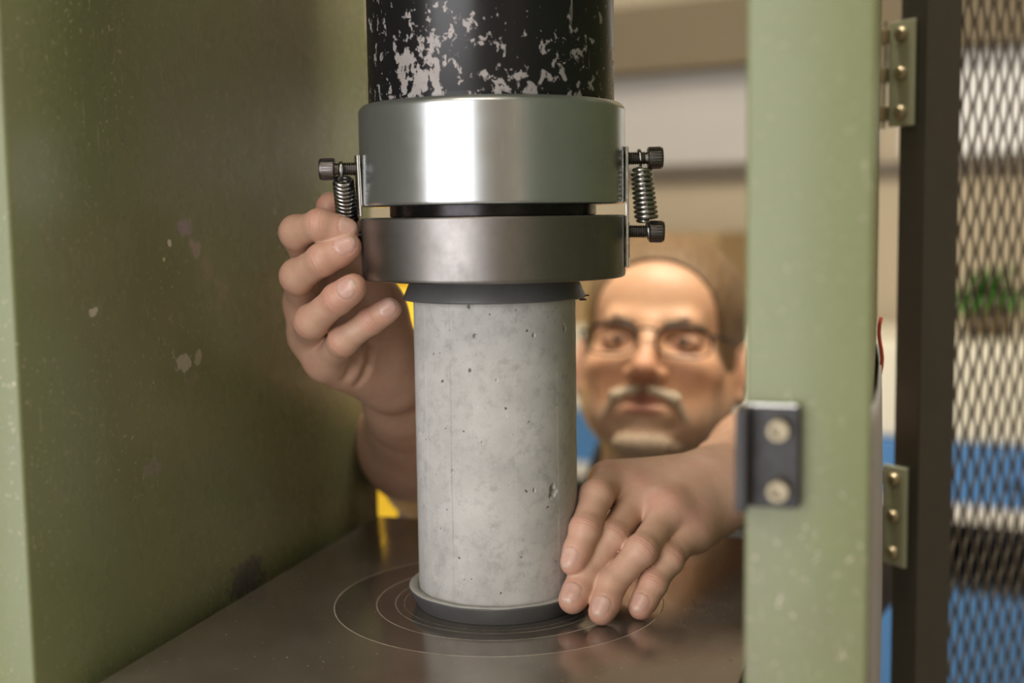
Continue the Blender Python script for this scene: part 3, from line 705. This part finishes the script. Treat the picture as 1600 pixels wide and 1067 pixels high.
def right_hand():
    F = Field((-.150, -.050, -.040), (.012, .400, .275), .00105)
    w = np.array(RW); palm = []
    for J, ra in zip(RF[:4], (.0135, .0140, .0135, .0125)): palm.append((J[0], bl(w, J[0], .12), ra*.93, .0165, .014, None))
    palm += [(RF[1][0], RF[2][0], .0125, .0125, .006, None), (RF[0][0], RF[1][0], .0125, .0125, .006, None), (RF[2][0], RF[3][0], .012, .0115, .006, None)]
    palm += [(bl(w, RF[3][0], .35), bl(w, RF[3][0], .75), .019, .0145, .012, None), (np.array(RF[0][0])+np.array((0, .004, 0)), (-.0900, .0540, .2050), .0125, .0120, .010, None)]                  # heel of the hand
    palm += [((-.0730, .0690, .1560), (-.0785, .0640, .1850), .0180, .0165, .014, None)]             # ball of the thumb
    fl = (nrm((.55, -.6, -.1)), 1.25)
    arm = [(w, bl(RW, RE, .22), .0245, .0275, .016, fl), (bl(RW, RE, .2), bl(RW, RE, .62), .0285, .0485, .02, None), (bl(RW, RE, .62), RE, .0485, .0470, .02, None), (w, bl(w, RF[1][0], .3), .021, .019, .014, None)]
    hand(F, RF, RW, RR, palm, arm)
    # folds across the heel and the palm
    for pts, r in (([(-.0973, .0225, .1419), (-.0938, .0223, .1482), (-.0907, .0255, .1540), (-.0897, .0285, .1587)], .0007),
                   ([(-.0907, .0320, .1364), (-.0854, .0314, .1448), (-.0830, .0341, .1530), (-.0824, .0385, .1610)], .0004)):
        for q0, q1 in zip(pts, pts[1:]): F.cone(q0, q1, r, r, .006, '-')
    P, Q = F.surface()
    P, col, uv, jt, nl = dress_hand(P, RF, RR, [(RF[i][0], .3) for i in range(4)])
    return P, Q, col, uv, jt, nl
def left_hand():
    F = Field((.030, -.070, -.030), (.315, .345, .100), .00105)
    w = np.array(LW); palm = []
    for J, ra in zip(LF[:4], (.0126, .0126, .0120, .0118)): palm.append((J[0], bl(w, J[0], .10), ra*.92, .0165, .012, None))
    palm += [(LF[0][0]-np.array((0, 0, .004)), LF[1][0]-np.array((0, 0, .004)), .011, .011, .006, None), (LF[1][0], LF[2][0], .0115, .0112, .006, None), (LF[2][0], LF[3][0], .011, .0105, .006, None)]
    palm += [(bl(w, LF[3][0], .25)-np.array((0, 0, .012)), bl(w, LF[3][0], .8)-np.array((0, 0, .006)), .017, .0125, .012, None)]
    palm += [(bl(w, LF[0][0], .2)-np.array((0, 0, .012)), LF[4][0], .018, .0165, .012, None), (bl(w, LF[1][0], .3)-np.array((0, 0, .010)), bl(w, LF[1][0], .85)-np.array((0, 0, .010)), .015, .012, .012, None)]
    fl = (nrm((-.1, -.35, .9)), 1.25)
    arm = [(w, bl(LW, LE, .2), .0290, .0300, .016, fl), (bl(LW, LE, .18), bl(LW, LE, .62), .0300, .0430, .02, None), (bl(LW, LE, .62), LE, .0430, .0425, .02, None)]
    # tendons fan over the back of the hand
    ten = [(bl(w, J[0], .25)+np.array((-.002, -.006, .0115)), J[0]+np.array((-.002, -.003, .0065)), .0036, .0050, .016, None) for J in LF[:4]]
    hand(F, LF, LW, LR, palm+ten, arm)
    P, Q = F.surface()
    kn = [(J[0]+np.array((-.002, -.006, .010)), .85) for J in [np.array(q) for q in LF[:4]]]
    P, col, uv, jt, nl = dress_hand(P, LF, LR, kn, [(-.35, -.45, .8), (-.2, -.5, .8), (-.12, -.5, .8), (-.05, -.5, .8), (-.7, .1, .7)])
    return P, Q, col, uv, jt, nl

# ---- head: x to the right of the picture, y towards the back of the head, z up, 0 between the eyes' height and the ears
HY, HP = math.radians(-15), math.radians(-17)
HR = np.array(Matrix.Rotation(HY, 3, 'Z') @ Matrix.Rotation(HP, 3, 'X') @ Matrix.Rotation(math.radians(2), 3, 'Y'))
HEAD_O = np.array((.1535, .5000, .1150)) - HR@np.array((0, -.088, 0))
def head_field(h=.0021, grow=0., neck=True):
    F = Field((-.105, -.135, -.20), (.105, .135, .145), h)
    F.ell((0, .020, .050), (.0765+grow, .0970+grow, .0850+grow), .01)
    F.ell((0, -.026, -.020), (.0665, .0700, .0860), .03)
    F.ell((0, -.030, -.072), (.0560, .0580, .0420), .025)
    F.ell((0, -.078, -.102), (.0260, .0190, .0180), .02)
    F.ell((0, -.050, .050), (.0600, .0400, .0430), .03)
    F.cone((-.034, -.0835, .0200), (.034, -.0835, .0200), .0105, .0105, .014)
    for s in (-1, 1):
        F.ell((s*.046, -.060, -.028), (.0210, .0230, .0200), .02)
        F.ell((s*.040, -.058, -.070), (.0200, .0240, .0280), .02); F.ell((s*.054, -.008, -.052), (.0240, .0320, .0380), .02)
        F.ell((s*.0320, -.1010, .0000), (.0190, .0180, .0120), .012, '-')
        F.ell((s*.0320, -.0800, .0010), (.0165, .0105, .0100), .003)                 # lids over the eyeball
    F.cone((0, -.0920, .0140), (0, -.1120, -.0300), .0075, .0105, .012)
    F.ell((0, -.1120, -.0330), (.0120, .0125, .0105), .006)
    for s in (-1, 1):
        F.ell((s*.0130, -.1020, -.0370), (.0085, .0110, .0080), .006); F.ell((s*.0068, -.1110, -.0440), (.0038, .0060, .0040), .003, '-')
    F.ell((0, -.0900, -.0700), (.0300, .0130, .0200), .012)
    F.ell((0, -.0985, -.0625), (.0215, .0075, .0048), .004); F.ell((0, -.0975, -.0735), (.0195, .0080, .0058), .004)
    F.ell((0, -.1050, -.0672), (.0230, .0080, .0012), .002, '-')
    F.cone((0, -.1045, -.0470), (0, -.1010, -.0570), .0030, .0035, .004, '-')
    for s in (-1, 1):
        F.ell((s*.0830, .0080, -.0130), (.0085, .0190, .0330), .004, '+', Matrix.Rotation(s*.35, 3, 'Z')); F.ell((s*.0900, .0030, -.0090), (.0060, .0110, .0200), .004, '-')
        F.ell((s*.0810, .0000, -.0410), (.0070, .0090, .0100), .004); F.ell((s*.0740, .0080, -.0140), (.0110, .0230, .0300), .010)
        for sy in (-1, 1):                                       # eyelid slit
            pass
        F.ell((s*.0320, -.0925, -.0002), (.0130, .0060, .0024), .002, '-')
    if neck: F.cone((0, .030, -.060), (0, .055, -.19), .0560, .0640, .03)
    return F
def head_world(P): return (P*np.array((1.07, 1, 1.0)))@HR.T+HEAD_O
def head_parts():
    F = head_field(); P, Q = F.surface()
    n = len(P); x, y, z = P.T; ax = np.abs(x)
    col = np.tile(np.array((.68, .40, .245)), (n, 1))
    def tint(c, wgt): nonlocal col; col = col*(1-wgt[:, None])+np.array(c)*wgt[:, None]
    g = lambda c, r: np.exp(-(((x-c[0])/r[0])**2+((y-c[1])/r[1])**2+((z-c[2])/r[2])**2))
    tint((.53, .20, .13), .6*g((0, -.115, -.033), (.018, .02, .02)))
    for s in (-1, 1):
        tint((.52, .22, .14), .5*g((s*.045, -.07, -.032), (.022, .03, .02))); tint((.52, .20, .14), .7*g((s*.085, .01, -.01), (.012, .025, .03)))
        tint((.30, .16, .12), .6*g((s*.032, -.083, .003), (.022, .02, .013)))  # shadow of the lenses painted into the skin around the eyes
    lips = np.maximum(g((0, -.1, -.0625), (.019, .014, .0045)), g((0, -.1, -.0735), (.017, .014, .005))); tint((.30, .105, .085), np.clip(lips*1.4, 0, .92))
    # short grey stubble over jaw and cheeks
    stub = smoothstep(-.058, -.088, z-.9*np.maximum(ax-.045, 0))*smoothstep(-.012, -.030, -y*0-.0+(y-.055)*.8)*smoothstep(.03, -.01, y)*(1-np.clip(lips*2, 0, 1))
    tint((.46, .37, .29), np.clip(stub, 0, 1)*.6)
    return F, P, Q, col

def mesh_from(name, P, Q): 
    me = bpy.data.meshes.new(name); me.vertices.add(len(P)); me.vertices.foreach_set('co', np.asarray(P, np.float32).ravel())
    me.loops.add(Q.size); me.loops.foreach_set('vertex_index', Q.astype(np.int32).ravel()); me.polygons.add(len(Q))
    me.polygons.foreach_set('loop_start', np.arange(0, Q.size, Q.shape[1], dtype=np.int32)); me.polygons.foreach_set('loop_total', np.full(len(Q), Q.shape[1], np.int32))
    me.update(calc_edges=True); me.validate(); return me

def skin_material():
    t = NT('skin'); c = t.coord()
    att = t.new('ShaderNodeAttribute', attribute_name='tone').outputs['Color']; uvv = t.new('ShaderNodeAttribute', attribute_name='crease').outputs['Vector']
    jt = t.new('ShaderNodeAttribute', attribute_name='joint').outputs['Fac']; nl = t.new('ShaderNodeAttribute', attribute_name='nail').outputs['Fac']
    mott = t.noise(c, 130, 5, .6); m2 = t.noise(c, 45, 4)
    col = t.mix(t.ramp(mott, .4, .75, 0, .30), att, (.46, .19, .14)); col = t.mix(t.ramp(m2, .4, .7, 0, .25), col, (.62, .43, .31))
    nn = t.math('SUBTRACT', 1., nl); s = t.sep(uvv)
    wav = t.new('ShaderNodeTexWave', i_Vector=t.new('ShaderNodeCombineXYZ', i_0=s[0], i_1=t.math('MULTIPLY', s[1], .10), i_2=0.).outputs[0], i_Scale=150., i_Distortion=5.0, i_Detail=3., i_Detail_Scale=2.2).outputs['Fac']
    wr = t.math('MULTIPLY', wav, jt)
    pores = t.vor(c, 1100); fine = t.noise(t.mapping(c, scale=(1, 1, 1)), 700, 4, .65)
    h = t.math('MULTIPLY', t.math('MULTIPLY_ADD', pores, .25, t.math('MULTIPLY', fine, .5)), nn); h = t.math('MULTIPLY_ADD', wr, .5, h)
    col = t.mix(t.math('MULTIPLY', t.ramp(wav, .45, .05, 0, .2), jt), col, (.36, .14, .10))
    return t.set(color=col, rough=t.math('MULTIPLY_ADD', nl, -.16, t.ramp(mott, .3, .7, .40, .50)), normal=t.bump(h, .35, .0005), sss=.06, spec=.45, **{'Subsurface Radius': (1, .35, .2), 'Subsurface Scale': .004})
SKIN = skin_material()
HAIR = NT('brown_hair'); _c = HAIR.coord(); _s = HAIR.noise(HAIR.mapping(_c, scale=(320, 30, 60)), 1.6, 5, .65, .4)
HAIR = HAIR.set(color=HAIR.mix(HAIR.ramp(_s, .3, .7), (.10, .058, .030), (.27, .172, .088)), rough=.5, normal=HAIR.bump(_s, .5, .002))
def beard_mat(name, a, b):
    t = NT(name); s = t.noise(t.mapping(t.coord(), scale=(240, 120, 120)), 2, 4, .6); return t.set(color=t.mix(t.ramp(s, .3, .7), a, b), rough=.6, normal=t.bump(s, .6, .0015))
MOUST = beard_mat('grey_moustache_hair', (.38, .30, .21), (.62, .54, .42)); BEARD = beard_mat('grey_brown_beard_hair', (.28, .20, .135), (.50, .40, .30))
SHIRTM = plain('charcoal_shirt', (.050, .050, .056), .85, 0, .25, 160, .25); TROUS = plain('dark_blue_trousers', (.035, .042, .065), .85, 0, .2, 120, .2); SHOE = plain('black_leather', (.02, .018, .016), .4)

PELV = (.23, .86, -.54); CHEST = (.20, .70, -.24); NECKB = (.185, .640, -.10); SHR = (.000, .600, -.145); SHL = (.372, .590, -.150)
KNR = (.12, .72, -.890); KNL = (.34, .70, -.890); ANR = (.13, 1.12, -.895); ANL = (.34, 1.10, -.895)
def torso_field(g, parts, h=.006, lo=(-.16, .22, -.96), hi=(.54, 1.40, .03), foot=None):
    F = Field(lo, hi, h)
    if 'torso' in parts:
        F.ell(CHEST, (.175+g, .125+g, .16+g), .05); F.ell(bl(CHEST, PELV, .55), (.155+g, .115+g, .16+g), .05); F.ell(PELV, (.165+g, .13+g, .12+g), .05)
        F.cone(SHR, SHL, .058+g, .058+g, .06); F.cone(NECKB, CHEST, .07+g, .10+g, .05)
    for S, Eb in ((SHR, RE), (SHL, LE)):
        if 'arm' in parts: F.cone(S, Eb, .054+g, .0425+g, .03)
        if 'sleeve' in parts: F.cone(S, bl(S, Eb, .62), .060+g, .060+g, .03)
    if 'leg' in parts:
        F.ell(PELV, (.165+g, .13+g, .12+g), .05)
        for hx, K, A in ((.15, KNR, ANR), (.31, KNL, ANL)):
            F.cone((hx, .85, -.57), K, .085+g, .058+g, .04); F.cone(K, A, .055+g, .042+g, .03)
    if 'foot' in parts:
        for A in ((ANR, ANL) if foot is None else (foot,)): F.cone(A, (A[0], A[1]+.10, A[2]-.01), .038+g, .032+g, .03); F.cone((A[0], A[1]+.08, A[2]+.0), (A[0], A[1]+.15, A[2]-.022), .031+g, .026+g, .02)
    return F

def build_person():
    per = thing('person', 'man in glasses with grey moustache reaching into the green machine with both hands', 'person', (.22, .85, FLOOR))
    hf, hp, hq, hc = head_parts()
    chunks = []
    for fn in (right_hand, left_hand):
        chunks.append(fn())
    n = len(hp); chunks.append((head_world(hp), hq, hc, np.zeros((n, 3)), np.zeros(n), np.zeros(n)))
    tp, tq = torso_field(-.010, ('torso', 'arm', 'leg', 'foot'), .008).surface(); n = len(tp)
    chunks.append((tp, tq, np.tile(SKIN_C, (n, 1)), np.zeros((n, 3)), np.zeros(n), np.zeros(n)))
    off = 0; Qs = []
    for c in chunks: Qs.append(c[1]+off); off += len(c[0])
    P = np.concatenate([c[0] for c in chunks]); me = mesh_from('body', P, np.concatenate(Qs))
    a = me.color_attributes.new('tone', 'FLOAT_COLOR', 'POINT'); a.data.foreach_set('color', np.concatenate([np.concatenate([c[2] for c in chunks]), np.ones((len(P), 1))], 1).astype(np.float32).ravel())
    a = me.attributes.new('crease', 'FLOAT_VECTOR', 'POINT'); a.data.foreach_set('vector', np.concatenate([c[3] for c in chunks]).astype(np.float32).ravel())
    a = me.attributes.new('joint', 'FLOAT', 'POINT'); a.data.foreach_set('value', np.concatenate([c[4] for c in chunks]).astype(np.float32))
    a = me.attributes.new('nail', 'FLOAT', 'POINT'); a.data.foreach_set('value', np.concatenate([c[5] for c in chunks]).astype(np.float32))
    body = link('body', me, SKIN, per, True)
    hw = lambda v: Vector(HR@(np.array(v)*np.array((1.07, 1, 1.0)))+HEAD_O)
    eyew = plain('eye_white', (.36, .31, .27), .3); iris = plain('iris', (.03, .028, .025), .3)
    hx, hy, hz = Vector(HR[:, 0]), Vector(HR[:, 1]), Vector(HR[:, 2])
    for s in (-1, 1):
        bm = bmesh.new(); c = hw((s*.0320, -.0770, .0005)); bmesh.ops.create_uvsphere(bm, u_segments=20, v_segments=14, radius=.0122)
        for v in bm.verts: v.co += c
        e = obj('eye', bm, eyew, body, True)
        bm = bmesh.new(); lathe(bm, [(0, .01255), (.003, .0124), (.0055, .0113), (.0055, .0100), (0, .0100)], 20, c, (hx, hz, -hy)); obj('iris', bm, iris, e, True)
    # hair: the skull grown outwards, cut back to the hairline
    G = head_field(.0024, .010, False); ax = G.ax; X, Y, Z = np.meshgrid(*ax, indexing='ij', sparse=True)
    wob = .0004*np.sin(X*330+6*np.sin(Y*23+X*30)+4*np.sin(Z*31))
    cut = np.maximum(-(np.sqrt((X/.070)**2+((Y+.105)/.098)**2+((Z-.010)/.083)**2)-1)*.07, -.9)     # face opening
    side = (-.040-.0*Y)-Z+np.where(Y > .04, -.045, 0)
    earm = -(np.sqrt(((np.abs(X)-.084)/.018)**2+((Y-.010)/.024)**2+((Z+.012)/.036)**2)-1)*.018
    G.V = np.maximum.reduce([G.V+wob.astype(np.float32)+.001, cut.astype(np.float32), side.astype(np.float32)+0*X.astype(np.float32), earm.astype(np.float32)]).astype(np.float32)
    p, q = G.surface(); link('hair', mesh_from('hair', head_world(p), q), HAIR, body, True)
    # moustache, chin beard, eyebrows
    def tuft(name, fill, mat, h=.0014, lo=(-.07, -.135, -.135), hi=(.07, -.03, .05)):
        T = Field(lo, hi, h); fill(T); X, Y, Z = np.meshgrid(*T.ax, indexing='ij', sparse=True)
        T.V = (T.V+.0011*np.sin(X*900+Z*300)*np.sin(Z*700+X*200)).astype(np.float32); p, q = T.surface(); return link(name, mesh_from(name, head_world(p), q), mat, body, True)
    def mo(T):
        for s in (-1, 1): T.cone((s*.007, -.1035, -.0530), (s*.028, -.0955, -.0600), .0054, .0066, .003); T.cone((s*.028, -.0940, -.0600), (s*.0400, -.0800, -.0810), .0062, .0034, .004)
    tuft('moustache', mo, MOUST)
    def be(T):
        T.ell((0, -.0835, -.1065), (.0290, .0165, .0150), .004)
        for s in (-1, 1): T.cone((s*.026, -.070, -.106), (s*.050, -.040, -.094), .0090, .0050, .010)
    tuft('beard', be, BEARD)
    EBM = beard_mat('eyebrow_hair', (.20, .13, .08), (.34, .25, .16))
    for s in (-1, 1):
        def eb(T):
            T.cone((s*.016, -.0945, .0180), (s*.034, -.0930, .0230), .0034, .0034, .003); T.cone((s*.034, -.0930, .0230), (s*.050, -.0790, .0180), .0034, .0022, .003)
        tuft('eyebrow', eb, EBM, .0011)
    # clothes
    p, q = torso_field(.006, ('torso', 'sleeve'), .0065, (-.16, .30, -.72), (.56, 1.06, .0)).surface(); keep = np.ones(len(q), bool)
    nb = np.array(NECKB); cc = p[q].mean(1); keep = ~((np.linalg.norm((cc-(nb+np.array((-.005, -.01, .06))))*np.array((1, 1, .8)), axis=1) < .066) | (cc[:, 2] < -.69))
    sh = link('shirt', mesh_from('shirt', p, q[keep]), SHIRTM, per, True); sm_ = sh.modifiers.new('thickness', 'SOLIDIFY'); sm_.thickness = .002
    cb = bmesh.new(); nk = Vector(NECKB)+Vector((-.006, -.004, .045)); rows = []
    for i in range(33):
        a = math.radians(-72+ -36*0 + (324*i/32)+ -18*0) + math.radians(0); a = math.radians(-90+18) + math.radians(324)*i/32
        dv = Vector((math.cos(a), math.sin(a), 0)); fr = (1-math.sin(a))/2
        rows.append([cb.verts.new(nk+dv*.066+UP*(.042-.050*fr)), cb.verts.new(nk+dv*.074+UP*(.046-.050*fr)), cb.verts.new(nk+dv*.088+UP*(.008-.060*fr))])
    for A, B in zip(rows, rows[1:]):
        for k in range(2): cb.faces.new((A[k], B[k], B[k+1], A[k+1]))
    co = obj('collar', cb, SHIRTM, sh, True); sm_ = co.modifiers.new('thickness', 'SOLIDIFY'); sm_.thickness = .003
    p, q = torso_field(.005, ('leg',), .008, (-.02, .56, -.97), (.50, 1.16, -.38)).surface(); link('trousers', mesh_from('trousers', p, q), TROUS, per, True)
    for A in (ANR, ANL): p, q = torso_field(.004, ('foot',), .006, (.04, 1.06, -.97), (.44, 1.34, -.82), A).surface(); link('shoe', mesh_from('shoe', p, q), SHOE, per, True)
    # spectacles
    gl = thing('eyeglasses', 'thin dark half rim glasses worn by the man behind the machine', 'glasses', tuple(hw((0, -.1, 0))))
    FR = plain('dark_glasses_frame', (.035, .030, .028), .35, .6); gm = NT('lens_glass'); gm.b.inputs['Transmission Weight'].default_value = 1; gm.b.inputs['IOR'].default_value = 1.05; GL = gm.set(color=(.97, .96, .95), rough=.0)
    fx = bmesh.new(); tube(fx, [hw((-.010, -.1150, .0060)), hw((-.004, -.1175, .0075)), hw((.004, -.1175, .0075)), hw((.010, -.1150, .0060))], .0013, 8); obj('bridge', fx, FR, gl, True)
    for s in (-1, 1):
        C0 = (s*.0350, -.1085, -.0035); out = []
        for k in range(41):
            a = 2*PI*k/40; ux = math.copysign(abs(math.cos(a))**.75, math.cos(a))*.0255; uz = math.copysign(abs(math.sin(a))**.75, math.sin(a))*.0160
            out.append((C0[0]+ux, C0[1]+.010*max(0, s*ux/.0255)**2+.002*(1 if ux*s < 0 else 0)*-1*abs(ux)/.0255, C0[2]+uz))
        top = [hw(o_) for o_ in out[0:21]]; bot = [hw(o_) for o_ in out[20:41]]
        bm = bmesh.new(); tube(bm, top, .0021, 8); tube(bm, bot, .0011, 6); obj('rim', bm, FR, gl, True)
        bm = bmesh.new(); fr_ = [bm.verts.new(hw(o_)) for o_ in out[:40]]; bk = [bm.verts.new(hw((o_[0], o_[1]+.0015, o_[2]))) for o_ in out[:40]]
        bm.faces.new(fr_); bm.faces.new(bk[::-1])
        for k in range(40): bm.faces.new((fr_[k], bk[k], bk[(k+1) % 40], fr_[(k+1) % 40]))
        bmesh.ops.recalc_face_normals(bm, faces=bm.faces[:]); obj('lens', bm, GL, gl)
        bm = bmesh.new(); tube(bm, [hw((s*.0600, -.0985, .006)), hw((s*.0690, -.0900, .0065)), hw((s*.0760, -.0500, .009)), hw((s*.0825, -.0050, .012)), hw((s*.0835, .0150, .004)), hw((s*.083, .030, -.014))], .0017, 8); obj('temple', bm, FR, gl, True)
build_person()
